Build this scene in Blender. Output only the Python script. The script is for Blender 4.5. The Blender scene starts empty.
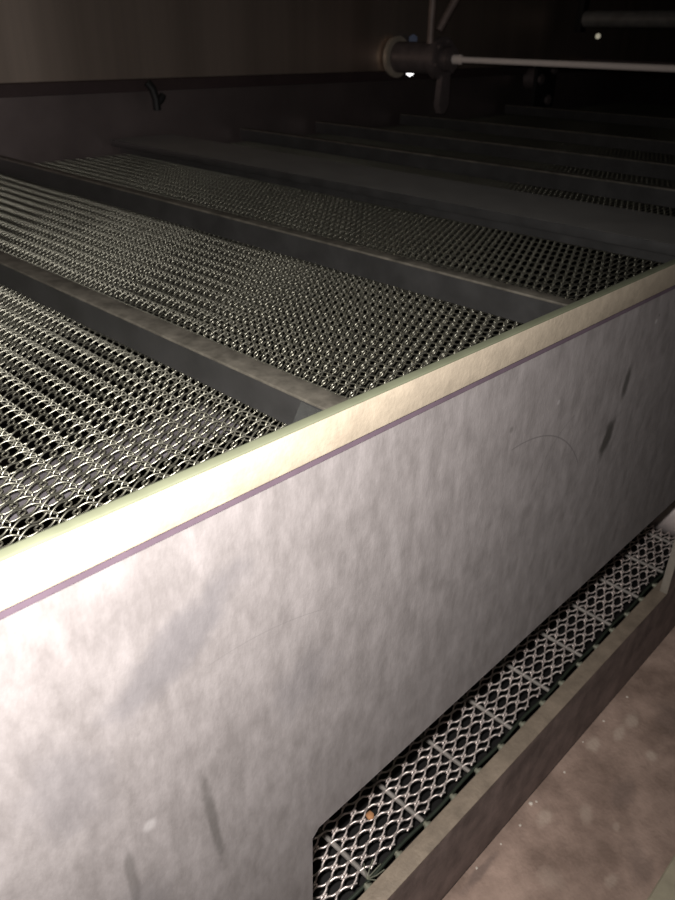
import bpy, bmesh, math, random
import numpy as np
from mathutils import Vector, Matrix
random.seed(4)
S = bpy.context.scene
COL = S.collection
PI = math.pi

# ------------------------------------------------------------------ materials
def mat(name, base, rough=0.5, metal=0.0, var=0.15, scale=12.0, stretch=(1, 1, 1), base2=None, bump=0.0, bscale=80.0,
        rvar=0.1, detail=6.0):
    m = bpy.data.materials.new(name); m.use_nodes = True
    nt = m.node_tree; N = nt.nodes; L = nt.links
    b = N['Principled BSDF']
    tc = N.new('ShaderNodeTexCoord'); mp = N.new('ShaderNodeMapping')
    mp.inputs['Scale'].default_value = stretch
    L.new(tc.outputs['Object'], mp.inputs['Vector'])
    nz = N.new('ShaderNodeTexNoise'); nz.inputs['Scale'].default_value = scale
    nz.inputs['Detail'].default_value = detail; nz.inputs['Roughness'].default_value = 0.62
    L.new(mp.outputs['Vector'], nz.inputs['Vector'])
    rp = N.new('ShaderNodeValToRGB')
    c1 = [max(0, c * (1 - var)) for c in base]; c2 = base2 or [min(1, c * (1 + var)) for c in base]
    rp.color_ramp.elements[0].position = 0.34; rp.color_ramp.elements[1].position = 0.68
    rp.color_ramp.elements[0].color = (*c1, 1); rp.color_ramp.elements[1].color = (*c2, 1)
    L.new(nz.outputs['Fac'], rp.inputs['Fac']); L.new(rp.outputs['Color'], b.inputs['Base Color'])
    mr = N.new('ShaderNodeMapRange')
    mr.inputs['To Min'].default_value = max(0.05, rough - rvar); mr.inputs['To Max'].default_value = min(1, rough + rvar)
    L.new(nz.outputs['Fac'], mr.inputs['Value']); L.new(mr.outputs['Result'], b.inputs['Roughness'])
    b.inputs['Metallic'].default_value = metal
    if bump:
        n2 = N.new('ShaderNodeTexNoise'); n2.inputs['Scale'].default_value = bscale; n2.inputs['Detail'].default_value = 5
        L.new(mp.outputs['Vector'], n2.inputs['Vector'])
        bp = N.new('ShaderNodeBump'); bp.inputs['Strength'].default_value = bump; bp.inputs['Distance'].default_value = 0.002
        L.new(n2.outputs['Fac'], bp.inputs['Height']); L.new(bp.outputs['Normal'], b.inputs['Normal'])
    m['c'] = 1
    return m

def add_spots(m, color, spots, ax='Z'):
    """Blend stains (cx, cz, rx, rz, tilt, strength) in object x-z coordinates over the base colour."""
    nt = m.node_tree; N = nt.nodes; L = nt.links; b = N['Principled BSDF']
    tc = N.new('ShaderNodeTexCoord'); sx = N.new('ShaderNodeSeparateXYZ')
    nz = N.new('ShaderNodeTexNoise'); nz.inputs['Scale'].default_value = 60; nz.inputs['Detail'].default_value = 4
    L.new(tc.outputs['Object'], nz.inputs['Vector']); L.new(tc.outputs['Object'], sx.inputs['Vector'])
    def M(op, a, bb=None):
        n = N.new('ShaderNodeMath'); n.operation = op
        for i, v in enumerate((a, bb)):
            if v is None: continue
            if isinstance(v, (int, float)): n.inputs[i].default_value = v
            else: L.new(v, n.inputs[i])
        return n.outputs[0]
    tot = None
    for cx, cz, rx, rz, tilt, st in spots:
        x = M('SUBTRACT', sx.outputs['X'], cx); z = M('SUBTRACT', sx.outputs[ax], cz)
        c, s = math.cos(tilt), math.sin(tilt)
        u = M('DIVIDE', M('ADD', M('MULTIPLY', x, c), M('MULTIPLY', z, s)), rx)
        v = M('DIVIDE', M('SUBTRACT', M('MULTIPLY', z, c), M('MULTIPLY', x, s)), rz)
        d = M('SQRT', M('ADD', M('MULTIPLY', u, u), M('MULTIPLY', v, v)))
        d = M('ADD', d, M('MULTIPLY', M('SUBTRACT', nz.outputs['Fac'], 0.5), 1.1))
        k = N.new('ShaderNodeMapRange'); k.interpolation_type = 'SMOOTHSTEP'
        k.inputs['From Min'].default_value = 1.15; k.inputs['From Max'].default_value = 0.35
        k.inputs['To Min'].default_value = 0; k.inputs['To Max'].default_value = st
        L.new(d, k.inputs['Value'])
        tot = k.outputs['Result'] if tot is None else M('MAXIMUM', tot, k.outputs['Result'])
    mx = N.new('ShaderNodeMix'); mx.data_type = 'RGBA'
    src = b.inputs['Base Color'].links[0].from_socket
    L.new(tot, mx.inputs[0]); L.new(src, mx.inputs[6]); mx.inputs[7].default_value = (*color, 1)
    L.new(mx.outputs[2], b.inputs['Base Color'])

def add_arcs(m, color, arcs):
    """Thin scratches: (cx, cz, radius, halfwidth, x0, x1) rings clipped to an x range."""
    nt = m.node_tree; N = nt.nodes; L = nt.links; b = N['Principled BSDF']
    tc = N.new('ShaderNodeTexCoord'); sx = N.new('ShaderNodeSeparateXYZ')
    L.new(tc.outputs['Object'], sx.inputs['Vector'])
    def M(op, a, bb=None):
        n = N.new('ShaderNodeMath'); n.operation = op
        for i, v in enumerate((a, bb)):
            if v is None: continue
            if isinstance(v, (int, float)): n.inputs[i].default_value = v
            else: L.new(v, n.inputs[i])
        return n.outputs[0]
    tot = None
    for cx, cz, r, w, x0, x1, st in arcs:
        x = M('SUBTRACT', sx.outputs['X'], cx); z = M('SUBTRACT', sx.outputs['Z'], cz)
        d = M('ABSOLUTE', M('SUBTRACT', M('SQRT', M('ADD', M('MULTIPLY', x, x), M('MULTIPLY', z, z))), r))
        k = M('LESS_THAN', d, w)
        k = M('MULTIPLY', k, M('MULTIPLY', M('GREATER_THAN', sx.outputs['X'], x0), M('LESS_THAN', sx.outputs['X'], x1)))
        k = M('MULTIPLY', k, M('GREATER_THAN', z, 0.0)); k = M('MULTIPLY', k, st)
        tot = k if tot is None else M('MAXIMUM', tot, k)
    mx = N.new('ShaderNodeMix'); mx.data_type = 'RGBA'
    src = b.inputs['Base Color'].links[0].from_socket
    L.new(tot, mx.inputs[0]); L.new(src, mx.inputs[6]); mx.inputs[7].default_value = (*color, 1)
    L.new(mx.outputs[2], b.inputs['Base Color'])

M_ = {}
M_['wire'] = mat('bright_wire', (0.39, 0.375, 0.31), 0.38, 0.90, 0.10, 40)
M_['wire_low'] = mat('lower_wire', (0.85, 0.74, 0.70), 0.45, 0.75, 0.2, 30)
M_['rod'] = mat('rod_steel', (0.21, 0.19, 0.175), 0.5, 0.3, 0.2, 40)
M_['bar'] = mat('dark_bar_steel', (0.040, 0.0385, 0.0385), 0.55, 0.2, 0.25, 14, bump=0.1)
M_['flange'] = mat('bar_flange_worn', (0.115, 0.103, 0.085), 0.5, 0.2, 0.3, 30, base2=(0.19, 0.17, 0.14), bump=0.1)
M_['cover'] = mat('cover_plate_grey', (0.29, 0.278, 0.265), 0.55, 0.2, 0.08, 12)
M_['clip'] = mat('clip_steel', (0.07, 0.07, 0.068), 0.5, 0.2, 0.15, 25)
M_['panel'] = mat('panel_steel', (0.148, 0.132, 0.130), 0.55, 0.1, 0.12, 60, stretch=(1.3, 1, 0.6), base2=(0.188, 0.169, 0.168), bump=0.10, bscale=420, detail=15)
M_['rail'] = mat('rail_beige', (0.25, 0.208, 0.160), 0.5, 0.0, 0.12, 55, bump=0.15, bscale=300)
M_['railtop'] = mat('rail_edge_green', (0.088, 0.092, 0.060), 0.55, 0.0, 0.08, 40)
M_['seam'] = mat('seam_purple', (0.060, 0.040, 0.054), 0.7, 0.0, 0.08, 40)
M_['floor'] = mat('rusty_floor', (0.285, 0.195, 0.155), 0.75, 0.0, 0.25, 16, base2=(0.41, 0.292, 0.238), bump=0.6, bscale=170, detail=10)
add_spots(M_['floor'], (0.50, 0.40, 0.33), [(.912, .277, .02, .012, .3, .6), (.966, .257, .022, .010, .2, .6), (1.007, .255, .022, .012, .2, .6), (.96, .199, .012, .010, 0, .7), (.788, .223, .02, .012, .5, .4), (.738, .265, .02, .012, .2, .5), (.72, .148, .015, .010, 0, .4), (.80, .18, .010, .006, .4, .4), (.66, .21, .02, .02, 0, .25)], 'Y')
add_spots(M_['floor'], (0.13, 0.092, 0.08), [(.86, .20, .04, .02, .2, .4), (1.06, .21, .05, .03, .2, .4), (.77, .13, .04, .02, .6, .3), (.60, .285, .05, .008, 0, .6)], 'Y')
M_['curbtop'] = mat('curb_top_worn', (0.20, 0.158, 0.12), 0.6, 0.1, 0.2, 40, bump=0.4, bscale=200)
M_['curb'] = mat('curb_face', (0.15, 0.108, 0.100), 0.65, 0.1, 0.35, 26, base2=(0.23, 0.170, 0.155), bump=0.5, bscale=160, detail=10)
M_['stud'] = mat('stud_steel', (0.17, 0.17, 0.13), 0.45, 0.4, 0.1, 40)
M_['greenstrip'] = mat('guide_strip_dark', (0.020, 0.026, 0.018), 0.5, 0.1, 0.2, 30)
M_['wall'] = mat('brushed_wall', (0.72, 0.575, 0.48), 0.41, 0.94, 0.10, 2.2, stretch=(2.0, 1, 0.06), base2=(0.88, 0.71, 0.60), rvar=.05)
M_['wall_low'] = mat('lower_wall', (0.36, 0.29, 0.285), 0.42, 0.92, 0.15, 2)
M_['ledge'] = mat('ledge_dark', (0.05, 0.032, 0.032), 0.6, 0.3, 0.2, 4)
M_['dark'] = mat('dark_shell', (0.045, 0.04, 0.038), 0.7, 0.2, 0.2, 3)
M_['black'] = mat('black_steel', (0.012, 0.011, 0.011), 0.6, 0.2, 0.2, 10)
M_['hub'] = mat('hub_cast', (0.15, 0.12, 0.118), 0.5, 0.3, 0.2, 15)
M_['plate'] = mat('hub_plate', (0.5, 0.42, 0.34), 0.5, 0.3, 0.2, 15)
M_['rodbrown'] = mat('brown_rod', (0.24, 0.18, 0.16), 0.5, 0.2, 0.2, 15)
M_['pipe'] = mat('pipe_grey', (0.27, 0.255, 0.24), 0.5, 0.2, 0.2, 15)
M_['shaft'] = mat('polished_shaft', (0.98, 0.86, 0.80), 0.5, 0.0, 0.02, 20)
M_['polish'] = mat('polished_bolt', (0.9, 0.9, 0.95), 0.3, 1.0, 0.02, 10)
M_['brass'] = mat('pale_bolt', (0.8, 0.76, 0.6), 0.38, 1.0, 0.02, 10)
M_['blue'] = mat('blue_cap', (0.05, 0.09, 0.22), 0.5, 0.0, 0.05, 10)
M_['rail_under'] = mat('support_grey', (0.15, 0.135, 0.148), 0.6, 0.1, 0.2, 10)
M_['roller'] = mat('pale_roller', (0.5, 0.43, 0.42), 0.45, 0.3, 0.15, 14)
M_['beige'] = mat('beige_strip', (0.40, 0.355, 0.26), 0.6, 0.0, 0.15, 20)
M_['post'] = mat('post_steel', (0.27, 0.24, 0.205), 0.5, 0.2, 0.12, 25)
M_['crumb'] = mat('rust_crumb', (0.30, 0.14, 0.06), 0.8, 0.0, 0.2, 90)
M_['pale'] = mat('pale_crumb', (0.62, 0.55, 0.48), 0.8, 0.0, 0.15, 90)

# stains on the side panel (object x-z)
add_spots(M_['panel'], (0.035, 0.031, 0.028), [
    (0.750, -0.329, 0.0085, 0.024, -0.10, .8), (0.730, -0.386, 0.012, 0.028, -0.25, .9),
    (0.182, -0.495, 0.0055, 0.066, 0.10, .55), (0.117, -0.485, 0.0045, 0.04, 0.0, .4),
    (0.52, -0.30, 0.004, 0.004, 0, .4), (0.80, -0.262, 0.002, 0.002, 0, .5)])
add_spots(M_['panel'], (0.27, 0.25, 0.25), [(0.135, -0.445, 0.006, 0.007, 0, .7), (0.37, -0.36, 0.006, 0.05, .2, .15),
    (0.795, -0.268, 0.003, 0.003, 0, .8), (0.60, -0.30, 0.003, 0.003, 0, .6)])
add_spots(M_['panel'], (0.088, 0.082, 0.088), [(0.17, -0.315, 0.07, 0.022, .55, .55), (0.09, -0.37, 0.03, 0.05, .3, .35),
    (0.27, -0.42, 0.035, 0.035, .6, .3), (0.12, -0.53, 0.03, 0.04, 0, .3)])
add_arcs(M_['panel'], (0.10, 0.09, 0.09), [
    (0.535, -0.482, 0.160, 0.0007, 0.525, 0.668, .8), (0.66, -0.41, 0.085, 0.0006, 0.58, 0.64, .5),
    (0.20, -0.60, 0.255, 0.0004, 0.19, 0.29, .35)])

# ------------------------------------------------------------------ mesh helpers
def new(): return bmesh.new()
def box(bm, x0, x1, y0, y1, z0, z1, bev=0.0):
    r = bmesh.ops.create_cube(bm, size=1)
    vs = r['verts']
    for v in vs:
        v.co = Vector((x0 + (v.co.x + .5) * (x1 - x0), y0 + (v.co.y + .5) * (y1 - y0), z0 + (v.co.z + .5) * (z1 - z0)))
    if bev:
        es = list({e for v in vs for e in v.link_edges})
        bmesh.ops.bevel(bm, geom=es, offset=bev, segments=2, affect='EDGES', profile=0.6)
def cyl(bm, a, b, r, r2=None, seg=24, bev=0.0):
    a, b = Vector(a), Vector(b); d = b - a
    q = d.to_track_quat('Z', 'Y').to_matrix().to_4x4()
    q.translation = (a + b) / 2
    res = bmesh.ops.create_cone(bm, cap_ends=True, segments=seg, radius1=r, radius2=r if r2 is None else r2, depth=d.length, matrix=q)
    if bev:
        fs = [f for f in {f for v in res['verts'] for f in v.link_faces} if len(f.verts) > 4]
        es = list({e for f in fs for e in f.edges})
        bmesh.ops.bevel(bm, geom=es, offset=bev, segments=2, affect='EDGES')
def prism(bm, pts, x0, x1, axis='y'):
    """extrude a polygon: axis y -> pts are (x,z); axis x -> pts are (y,z)"""
    def P(p, t): return (p[0], t, p[1]) if axis == 'y' else (t, p[0], p[1])
    A = [bm.verts.new(P(p, x0)) for p in pts]; B = [bm.verts.new(P(p, x1)) for p in pts]
    n = len(pts)
    f1 = bm.faces.new(A); f2 = bm.faces.new(B[::-1])
    for i in range(n): bm.faces.new((A[i], B[i], B[(i + 1) % n], A[(i + 1) % n]))
    bmesh.ops.recalc_face_normals(bm, faces=bm.faces[:])
def tube(bm, pts, r, seg=8):
    pts = [Vector(p) for p in pts]; rings = []
    for i, p in enumerate(pts):
        t = (pts[min(i + 1, len(pts) - 1)] - pts[max(i - 1, 0)]).normalized()
        u = t.orthogonal().normalized() if i == 0 else (rings_u - t * rings_u.dot(t)).normalized()
        rings_u = u; w = t.cross(u)
        rings.append([bm.verts.new(p + (u * math.cos(2 * PI * k / seg) + w * math.sin(2 * PI * k / seg)) * r) for k in range(seg)])
    for a, b in zip(rings, rings[1:]):
        for k in range(seg): bm.faces.new((a[k], a[(k + 1) % seg], b[(k + 1) % seg], b[k]))
    bm.faces.new(rings[0][::-1]); bm.faces.new(rings[-1])
def obj(name, bm, m, parent=None, smooth=True):
    me = bpy.data.meshes.new(name); bm.to_mesh(me); bm.free()
    me.materials.append(m)
    if smooth:
        me.polygons.foreach_set('use_smooth', [True] * len(me.polygons))
        try: me.set_sharp_from_angle(angle=math.radians(35))
        except Exception: pass
    o = bpy.data.objects.new(name, me); COL.objects.link(o)
    if parent:
        o.parent = parent; o.matrix_parent_inverse = Matrix.Translation(parent.location).inverted()
    return o
def tag(o, label, cat, group=None):
    o['label'] = label; o['category'] = cat
    if group: o['group'] = group
    return o
def thing(name, label, cat, loc, group=None):
    o = bpy.data.objects.new(name, None); COL.objects.link(o); o.location = loc; o.empty_display_size = .05
    return tag(o, label, cat, group)
def struct(name, bm, m):
    o = obj(name, bm, m); o['kind'] = 'structure'; return o

# ------------------------------------------------------------------ key dimensions (metres, camera at the origin)
ZB = -0.400      # top of the upper mesh
PITCH2 = .1037 / 6
ZL = -0.880      # top of the lower mesh
ZF = -1.030      # floor
YP = 0.2915      # face of the side panel
YW = 2.667       # back wall
PITCH, TURN = 0.50496 / 26, 0.0174
AX, AZ, WR = 0.0092, 0.0078, 0.00112
EXPO = 1.0
AX2 = 0.0046

# ------------------------------------------------------------------ the room
b = new(); box(b, -1.6, 7.0, -0.6, YW + .1, ZF - .04, ZF); struct('floor', b, M_['floor'])
b = new(); prism(b, [(YW, ZF), (YW, -0.195), (YW - .045, -0.185), (YW - .045, 0.62), (YW + .1, 0.62), (YW + .1, ZF)], -1.6, 7.0, 'x')
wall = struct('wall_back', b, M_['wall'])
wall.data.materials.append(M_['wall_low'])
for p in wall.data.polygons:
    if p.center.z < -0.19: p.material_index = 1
b = new(); prism(b, [(YW - .046, -0.158), (YW - .060, -0.162), (YW - .060, -0.198), (YW - .001, -0.204), (YW - .001, -0.196), (YW - .046, -0.186)], -1.59, 6.99, 'x')
struct('trim_1', b, M_['ledge'])  # return lip under the wall sheet, its shade put into the dark colour
b = new(); box(b, 7.0, 7.06, -0.6, YW + .1, ZF, 0.66); struct('wall_right', b, M_['dark'])
b = new(); box(b, -1.66, -1.6, -0.6, YW + .1, ZF, 0.66); struct('wall_left', b, M_['dark'])
b = new(); box(b, -1.6, 7.0, -0.6, YW + .1, 0.62, 0.66); struct('ceiling', b, M_['dark'])

# ------------------------------------------------------------------ woven wire mesh
def spiral_arrays(hand, yoff, y0, turns, seg, sides, AZ=AZ, WR=WR):
    n = turns * seg + 1
    th = np.arange(n) * 2 * PI / seg
    c, s = np.cos(th), np.sin(th)
    x = hand * (globals()['AX'] * np.sign(c) * np.abs(c) ** EXPO + AX2 * c ** 5); z = AZ * np.sign(s) * np.abs(s) ** .95
    y = y0 + yoff + globals()['TURN'] * th / (2 * PI)
    P = np.stack([x, y, z], 1)
    T = np.gradient(P, axis=0); T /= np.linalg.norm(T, axis=1)[:, None]
    Nn = np.stack([x * .0 + .3 * hand * c, 0 * x, s + .01], 1); Nn -= (Nn * T).sum(1)[:, None] * T
    Nn /= np.linalg.norm(Nn, axis=1)[:, None]
    B = np.cross(T, Nn)
    a = np.arange(sides) * 2 * PI / sides
    V = P[:, None, :] + WR * (np.cos(a)[None, :, None] * Nn[:, None, :] + np.sin(a)[None, :, None] * B[:, None, :])
    V = V.reshape(-1, 3)
    i = np.arange(n - 1)[:, None] * sides; k = np.arange(sides)[None, :]; k2 = (k + 1) % sides
    F = np.stack([i + k, i + k2, i + sides + k2, i + sides + k], -1).reshape(-1, 4)
    return V, F
def straight_arrays(x, y0, y1, r, sides, steps, z=0.0, crimp=0.0):
    ys = np.linspace(y0, y1, steps); a = np.arange(sides) * 2 * PI / sides
    xs = x + crimp * np.sin((ys - y0) / TURN * 2 * PI)
    V = np.stack([xs[:, None] + r * np.cos(a)[None], np.repeat(ys[:, None], sides, 1), z + r * np.sin(a)[None] + 0 * xs[:, None]], -1).reshape(-1, 3)
    i = np.arange(steps - 1)[:, None] * sides; k = np.arange(sides)[None]; k2 = (k + 1) % sides
    F = np.stack([i + k, i + sides + k, i + sides + k2, i + k2], -1).reshape(-1, 4)
    return V, F
def weave_mesh(name, rows, y0, turns, seg, sides, m, rodsides=5, az=AZ, wr=WR, rods=True):
    VV, FF, off = [], [], 0
    for r in range(rows):
        V, F = spiral_arrays(1 if r % 2 == 0 else -1, 0, y0, turns, seg, sides, az, wr)
        V = V + np.array([(r + .5) * PITCH, 0, 0]); VV.append(V); FF.append(F + off); off += len(V)
        if not rods: continue
        V, F = straight_arrays((r + 1) * PITCH, y0, y0 + turns * TURN, 0.0012, rodsides, turns * 4 if sides > 4 else 2, 0.0, 0.0012 if sides > 4 else 0)
        VV.append(V); FF.append(F + off); off += len(V)
    V = np.concatenate(VV).astype(np.float32); F = np.concatenate(FF).astype(np.int32)
    me = bpy.data.meshes.new(name)
    me.vertices.add(len(V)); me.vertices.foreach_set('co', V.ravel())
    me.loops.add(F.size); me.loops.foreach_set('vertex_index', F.ravel())
    me.polygons.add(len(F)); me.polygons.foreach_set('loop_start', np.arange(0, F.size, 4, dtype=np.int32))
    me.polygons.foreach_set('use_smooth', np.ones(len(F), bool))
    me.update(calc_edges=True); me.validate()
    me.materials.append(m)
    return me

belt = thing('conveyor_belt', 'wide woven steel wire mesh conveyor belt crossed by dark bars, behind the side panel', 'conveyor belt', (0, 0.31, ZB - .007))
hi = weave_mesh('mesh_section', 26, 0.312, 132, 20, 5, M_['wire'], rods=False)
lo = weave_mesh('mesh_section_far', 26, 0.312, 132, 12, 3, M_['wire'], 3, rods=False)
for k in range(-1, 11):
    o = bpy.data.objects.new('mesh_section', hi if k in (-1, 0, 1) else lo); COL.objects.link(o)
    o.parent = belt; o.matrix_parent_inverse = Matrix.Translation(belt.location).inverted()
    o.location = (0.53 + 0.50496 * (k - 1), 0, ZB - .0100)
# lower run of mesh, seen under the side panel
lowb = thing('conveyor_belt', 'lower wire mesh belt with cross rods, showing in the gap under the side panel', 'conveyor belt', (0, 0.34, ZL - .007))
PITCH, AX, AX2, TURN, EXPO = PITCH2, .0036, .0098, .0166, 1.0
lm = weave_mesh('mesh_section_lower', 68, 0.342, 41, 22, 6, M_['wire_low'], az=.0036, wr=.0012, rods=False)
o = bpy.data.objects.new('mesh_section', lm); COL.objects.link(o); o.parent = lowb
o.matrix_parent_inverse = Matrix.Translation(lowb.location).inverted(); o.location = (.413 - PITCH2 * 12, 0, ZL - .007)
rod0 = None
for k in range(-1, 10):
    if rod0 is None:
        b = new(); cyl(b, (0, 0.336, 0), (0, 1.016, 0), 0.0033, seg=12, bev=.0006)
        r_ = obj('cross_rod', b, M_['rod'], lowb); rod0 = r_
    else:
        r_ = rod0.copy(); COL.objects.link(r_)
    r_.location = (0.416 + k * PITCH2 * 6, 0, ZL - .0075)

# ------------------------------------------------------------------ crossbars over the belt
def angle_bar(x, h, w, label, t=0.004, y1=2.63, clip=None):
    root = thing('crossbar', label, 'crossbar', (x, 0.302, ZB), 'steel bars across the wire mesh belt')
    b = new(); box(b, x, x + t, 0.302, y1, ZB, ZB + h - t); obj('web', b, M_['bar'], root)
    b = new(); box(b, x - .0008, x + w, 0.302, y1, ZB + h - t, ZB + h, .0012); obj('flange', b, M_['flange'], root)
    if clip:
        b = new()
        prism(b, [(0.300, ZB + .001), (0.300, ZB + h - t - .001), (clip[0], ZB + h - t - .001), (clip[1], ZB + .001)], x - .0016, x - .0001, 'x')
        obj('end_clip', b, M_['clip'], root)
    return root
angle_bar(0.515, 0.044, 0.034, 'dark steel angle crossbar nearest the camera, ending at the middle of the side panel rail', clip=(0.553, 0.570))
angle_bar(1.020, 0.048, 0.026, 'second dark steel crossbar from the camera, between two bright mesh stretches', clip=(0.46, 0.475))
# the third one is a wide cover plate on webs
root = thing('crossbar', 'broad flat grey crossbar plate, third from the camera, beyond the second mesh stretch', 'crossbar', (1.514, 0.302, ZB), 'steel bars across the wire mesh belt')
b = new(); prism(b, [(1.5146, -.3575), (1.5146, -.3535), (1.772, -.3535), (1.772, -.3575)], 0.302, 2.63, 'y'); obj('cover_plate', b, M_['cover'], root)
b = new(); box(b, 1.5105, 1.5145, 0.302, 2.63, -.374, -.3535, .001); obj('lip', b, M_['bar'], root)
for xx in (1.545, 1.762):
    b = new(); box(b, xx, xx + .005, 0.303, 2.63, ZB, -.3576); obj('web', b, M_['bar'], root)
angle_bar(2.115, 0.046, 0.030, 'thin dark crossbar just beyond the broad flat plate, fourth from the camera')
angle_bar(2.550, 0.046, 0.030, 'dim dark crossbar, fifth from the camera, one beyond the thin one behind the broad plate')
angle_bar(3.140, 0.046, 0.030, 'dim dark crossbar, sixth from the camera, below the bright shaft')
angle_bar(4.080, 0.046, 0.030, 'faint farthest crossbar in the dark, just under the bright shaft')

# ------------------------------------------------------------------ the side panel with its rail
root = thing('side_panel', 'upright scuffed grey steel side panel with beige top rail and notch at lower right', 'panel', (0.1, YP, ZF))
b = new()
prism(b, [(-1.2, ZF), (-1.2, -0.207), (1.6, -0.207), (1.6, ZF), (1.52, ZF), (1.52, -0.608), (0.287, -0.608), (0.279, -0.616), (0.279, ZF)], YP, YP + .003, 'y')
obj('panel_plate', b, M_['panel'], root, False)
b = new(); box(b, -1.2, 1.6, YP - .0035, YP + .0, -0.2315, -0.2062, .0010); obj('top_rail', b, M_['rail'], root)
b = new(); box(b, -1.2, 1.6, YP - .0032, YP + .0040, -0.2070, -0.2046, .0009); o = obj('rail_edge', b, M_['railtop'], root); o['label'] = 'greenish top edge of the rail'
b = new(); box(b, -1.2, 1.6, YP - .0012, YP, -0.2373, -0.2316); o = obj('seam_strip', b, M_['seam'], root); o['label'] = 'dark purple seam line under the rail'

# ------------------------------------------------------------------ lower edge: curb, studs, guide strip, end plate, roller
root = thing('curb', 'long dark steel curb with worn brown top edge, between lower mesh and rusty floor', 'curb', (0.8, 0.305, ZF))
b = new(); prism(b, [(0.2965, ZF + .014), (0.2965, -0.8672), (0.314, -0.8672), (0.314, -0.8705), (0.301, -0.8705), (0.301, ZF + .014)], 0.295, 1.75, 'x'); obj('curb_face', b, M_['curb'], root)
b = new(); box(b, 0.295, 1.75, 0.2962, 0.3205, -0.8671, -0.8650, .0007); obj('top_strip', b, M_['curbtop'], root)
b = new(); box(b, 0.295, 1.75, 0.2995, 0.316, ZF, ZF + .0140); obj('foot', b, M_['black'], root)  # recessed block; shade of the gap below the curb put into its black
st0 = None
for k in range(17):
    if st0 is None:
        b = new(); cyl(b, (0, 0.316, 0), (0, 0.325, 0), 0.0065, seg=14, bev=.001); cyl(b, (0, 0.325, 0), (0, 0.329, 0), 0.0036, seg=10, bev=.0006)
        st0 = obj('stud', b, M_['stud'], root); s_ = st0
    else:
        s_ = st0.copy(); COL.objects.link(s_)
    s_.location = (0.40 + .0555 * k, 0, -0.8735)
b = new()
pts = [(0.30 + .01 * i, 0.3340 + .0012 * math.sin(i * .45), ZL - .004) for i in range(106)]
tube(b, pts, .0022, 8); tag(obj('edge_cable', b, M_['greenstrip']), 'thin wavy dark green cable between lower mesh edge and curb', 'cable')
root = thing('guide_plate', 'upright steel plate with pale narrow edge standing on the far end of the curb', 'plate', (1.17, .305, -0.865))
b = new(); prism(b, [(1.160, -0.8648), (1.160, -0.50), (1.60, -0.50), (1.60, -0.8648)], .2965, .3087, 'y'); obj('plate_body', b, M_['curb'], root)
b = new(); box(b, 1.157, 1.1598, .2960, .3092, -0.8648, -0.4995, .0005); o = obj('edge_strip', b, M_['post'], root); o['label'] = 'pale worn front edge'  # paler than the plate body: light on the edge put into colour
root = thing('roller', 'pale grey roller end beyond the lower mesh at the right edge', 'roller', (1.45, .36, -0.86))
b = new(); cyl(b, (1.44, .345, -.868), (1.44, 1.0, -.868), .052, seg=40, bev=.006); obj('roller_drum', b, M_['roller'], root)
b = new(); cyl(b, (1.44, .3160, -.868), (1.44, .344, -.868), .014, seg=20); obj('axle', b, M_['rod'], root)
b = new(); prism(b, [(-.55, ZF), (-.55, ZF + .006), (.098, ZF + .006), (.100, ZF + .004), (.100, ZF)], 0.2, 2.4, 'x'); tag(obj('floor_strip', b, M_['beige']), 'pale beige floor strip at the bottom right corner', 'floor strip')

b = new(); box(b, -1.55, 6.9, .325, 2.66, ZF + .0005, ZF + .004); tag(obj('drip_pan', b, M_['black']), 'black sheet pan lying under the mesh belts, dark behind their holes', 'pan')  # sheet added under the belts so the mesh holes read black
# support strip under the upper mesh
b = new(); box(b, -1.5995, .512, .665, .738, -.436, -.428, .001); tag(obj('support_strip', b, M_['rail_under']), 'grey flat support strip showing through the nearest stretch of mesh from beneath', 'support strip')

# ------------------------------------------------------------------ bearing, shaft, rods, pipe at the back
XH, ZH = 3.059, -0.10
root = thing('bearing_hub', 'round dark bearing hub on the back wall carrying the bright shaft', 'bearing', (XH, YW - .045, ZH))
b = new(); cyl(b, (XH, 2.615, ZH), (XH, 2.59, ZH), .088, seg=40, bev=.004); obj('back_plate', b, M_['plate'], root)
b = new(); cyl(b, (XH, 2.59, ZH), (XH, 2.36, ZH), .066, seg=40, bev=.003); obj('housing', b, M_['hub'], root)
b = new(); cyl(b, (XH, 2.36, ZH), (XH, 2.315, ZH), .088, seg=40, bev=.005); cyl(b, (XH, 2.315, ZH), (XH, 2.27, ZH), .052, seg=32, bev=.004); obj('flange', b, M_['hub'], root)
b = new(); prism(b, [(XH - .03, ZH - .07), (XH + .03, ZH - .07), (XH + .035, ZH - .19), (XH + .01, ZH - .225), (XH - .02, ZH - .225), (XH - .04, ZH - .19)], 2.30, 2.33, 'y'); obj('lug', b, M_['hub'], root)
for a in range(6):
    cx, cz = XH + .072 * math.cos(a * PI / 3 + .3), ZH + .072 * math.sin(a * PI / 3 + .3)
    b = new(); cyl(b, (cx, 2.316, cz), (cx, 2.303, cz), .011, seg=6, bev=.001)
    obj('bolt_head', b, M_['hub'], root)
b = new(); cyl(b, (XH, 2.269, ZH), (XH, 0.34, ZH), .0125, seg=24); cyl(b, (XH, 2.268, ZH), (XH, 2.225, ZH), .02, seg=24, bev=.003)
tag(obj('drive_shaft', b, M_['shaft']), 'bright thin polished shaft running from the bearing hub to the right', 'shaft')
def facing_bolt(name, p, r, m, label, cat, tilt=(0, 0, 0), length=.05, root_on=None):
    p = Vector(p); d = (-p).normalized() + Vector(tilt); d.normalize()
    b = new(); cyl(b, p - d * length, p, r * .6, seg=12); cyl(b, p - d * .004, p + d * r * .55, r, seg=6, bev=r * .18)
    return tag(obj(name, b, m), label, cat)
facing_bolt('bolt', (3.150, 2.590, -.165), .020, M_['polish'], 'small bolt glinting white at lower left of the bearing hub', 'bolt')
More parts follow.
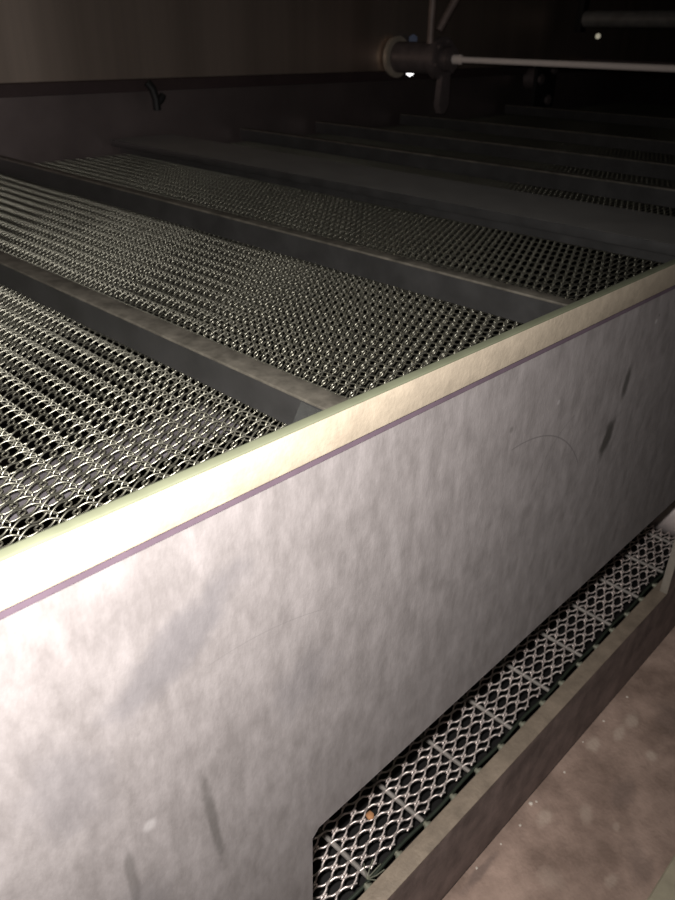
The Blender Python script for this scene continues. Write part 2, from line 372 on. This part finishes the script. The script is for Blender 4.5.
facing_bolt('plastic_cap', (3.160, 2.590, -.026), .022, M_['blue'], 'small blue cap at upper left of the bearing hub', 'cap')  # blue reflection beside the hub, put into colour as a small solid
# rods above hub
b = new(); cyl(b, (3.0, 2.36, ZH + .06), (3.0, 2.36, 0.62), .016, seg=20); tag(obj('hanger_rod', b, M_['rodbrown']), 'upright rod rising from the bearing hub to the ceiling', 'rod')
b = new(); cyl(b, (3.03, 2.34, ZH + .112), (3.33, 2.16, 0.62), .017, seg=20); tag(obj('diagonal_brace', b, M_['rodbrown']), 'slanted brace rising rightwards from the bearing hub', 'brace')
root = thing('pipe', 'thick dim pipe above the shaft at the top right', 'pipe', (4.6, 2.488, .086))
b = new(); cyl(b, (4.6, 2.488, .086), (4.6, 1.2, .086), .043, seg=32, bev=.004); obj('pipe_body', b, M_['pipe'], root)
b = new(); box(b, 4.57, 4.63, 2.490, 2.53, .02, .62, .003); obj('hanger', b, M_['black'], root)
b = new(); box(b, 4.57, 4.63, 1.22, 1.25, .128, .62, .003); obj('hanger', b, M_['black'], root)
root = thing('bearing_hub', 'smaller dim bearing hub in the dark below the shaft, right of the round hub', 'bearing', (4.3, 2.62, -.24))
b = new(); cyl(b, (4.28, 2.621, -.22), (4.28, 2.50, -.22), .06, seg=32, bev=.004); obj('housing', b, M_['hub'], root)
b = new(); box(b, 4.17, 4.39, 2.50, 2.52, -.37, -.12, .004); obj('mounting_plate', b, M_['black'], root)
for dx, dz in ((-.075, -.0), (.06, .05), (0.03, -.11)):
    b = new(); cyl(b, (4.28 + dx, 2.50, -.22 + dz), (4.28 + dx, 2.48, -.22 + dz), .028, seg=6, bev=.003)
    obj('nut', b, M_['hub'], root)
facing_bolt('bolt', (4.62, 2.40, .000), .016, M_['brass'], 'small pale bolt shining alone under the thick pipe', 'bolt')
b = new(); cyl(b, (4.9, 2.62, -.135), (4.9, 1.4, -.135), .010, seg=14); tag(obj('guide_rod', b, M_['hub']), 'faint thin rod low in the dark below the bright shaft', 'rod')
# hook under the ledge
b = new(); tube(b, [(1.672, YW - .062, -.168), (1.69, YW - .066, -.19), (1.700, YW - .068, -.225), (1.702, YW - .066, -.262)], .015, 10)
tube(b, [(1.702, YW - .066, -.243), (1.722, YW - .068, -.228), (1.735, YW - .064, -.214)], .013, 10)
tag(obj('hook', b, M_['black']), 'small black forked hook hanging under the ledge of the back wall', 'hook')

# ------------------------------------------------------------------ crumbs
def crumb(p, r, m, label, cat='crumb', group=None, flat=.6):
    b = new(); bmesh.ops.create_icosphere(b, subdivisions=2, radius=r)
    for v in b.verts:
        v.co *= random.uniform(.75, 1.15); v.co.z *= flat; v.co += Vector(p) + Vector((0, 0, r * flat * .8))
    return tag(obj('crumb', b, m), label, cat, group)
crumb((0.473, 0.388, ZL - .003), .006, M_['crumb'], 'small orange rust crumb caught in the lower mesh')
for i in range(9):
    x = (0.60, .655, .70, .742, .752, .83, .905, .97, 1.05)[i]
    crumb((x, .2915 - .004 * (i % 3), ZF), (.002, .0015, .002, .0035, .002, .002, .0015, .002, .002)[i], M_['pale'],
          'pale crumb lying on the rusty floor along the foot of the curb', 'crumb', 'pale crumbs along the foot of the curb')
b = new()
for k in range(5):
    a = -1.2 + k * .6
    tube(b, [(0.408, .333, ZL + .003), (0.408 + .010 * math.cos(a), .331 + .010 * math.sin(a), ZL + .010), (0.408 + .022 * math.cos(a), .331 + .016 * math.sin(a), ZL + .010 + .004 * (k % 2))], .0007, 5)
tag(obj('wire_tuft', b, M_['stud']), 'frayed tuft of thin wire at the near corner of the lower mesh', 'wire tuft')

# ------------------------------------------------------------------ camera and light
F_PX, PITCHC, ROLL, YAW = 746.692, 0.510436688, 0.0165565271, 0.803636135
d = Vector((math.sin(YAW) * math.cos(PITCHC), math.cos(YAW) * math.cos(PITCHC), -math.sin(PITCHC)))
rt = Vector((math.cos(YAW), -math.sin(YAW), 0)); up = rt.cross(d)
rt2 = rt * math.cos(ROLL) + up * math.sin(ROLL); up2 = -rt * math.sin(ROLL) + up * math.cos(ROLL)
cam = bpy.data.cameras.new('camera'); co = bpy.data.objects.new('camera', cam); COL.objects.link(co)
co.matrix_world = Matrix(((rt2.x, up2.x, -d.x, 0), (rt2.y, up2.y, -d.y, 0), (rt2.z, up2.z, -d.z, 0), (0, 0, 0, 1)))
cam.sensor_fit = 'VERTICAL'; cam.sensor_height = 36; cam.lens = F_PX / 900 * 36; cam.clip_start = .01; cam.clip_end = 50
cam.dof.use_dof = True; cam.dof.focus_distance = .62; cam.dof.aperture_fstop = 13
S.camera = co
fl = bpy.data.lights.new('phone_flash', 'SPOT'); fl.energy = 80; fl.shadow_soft_size = .006; fl.spot_size = math.radians(138); fl.spot_blend = 1.0; fl.color = (1.0, .97, .93)
fo = bpy.data.objects.new('phone_flash', fl); COL.objects.link(fo); fo.location = -rt2 * .022 + up2 * .030 - d * .005
aim = d + rt2 * ((40 - 337.5) / F_PX) - up2 * ((500 - 450) / F_PX)
fo.rotation_euler = aim.to_track_quat('-Z', 'Y').to_euler()
w = bpy.data.worlds.new('world'); S.world = w; w.use_nodes = True
w.node_tree.nodes['Background'].inputs[0].default_value = (.01, .009, .009, 1)
S.view_settings.view_transform = 'Standard'; S.view_settings.look = 'None'; S.view_settings.gamma = 1; S.view_settings.exposure = 0
S.view_settings.use_curve_mapping = False
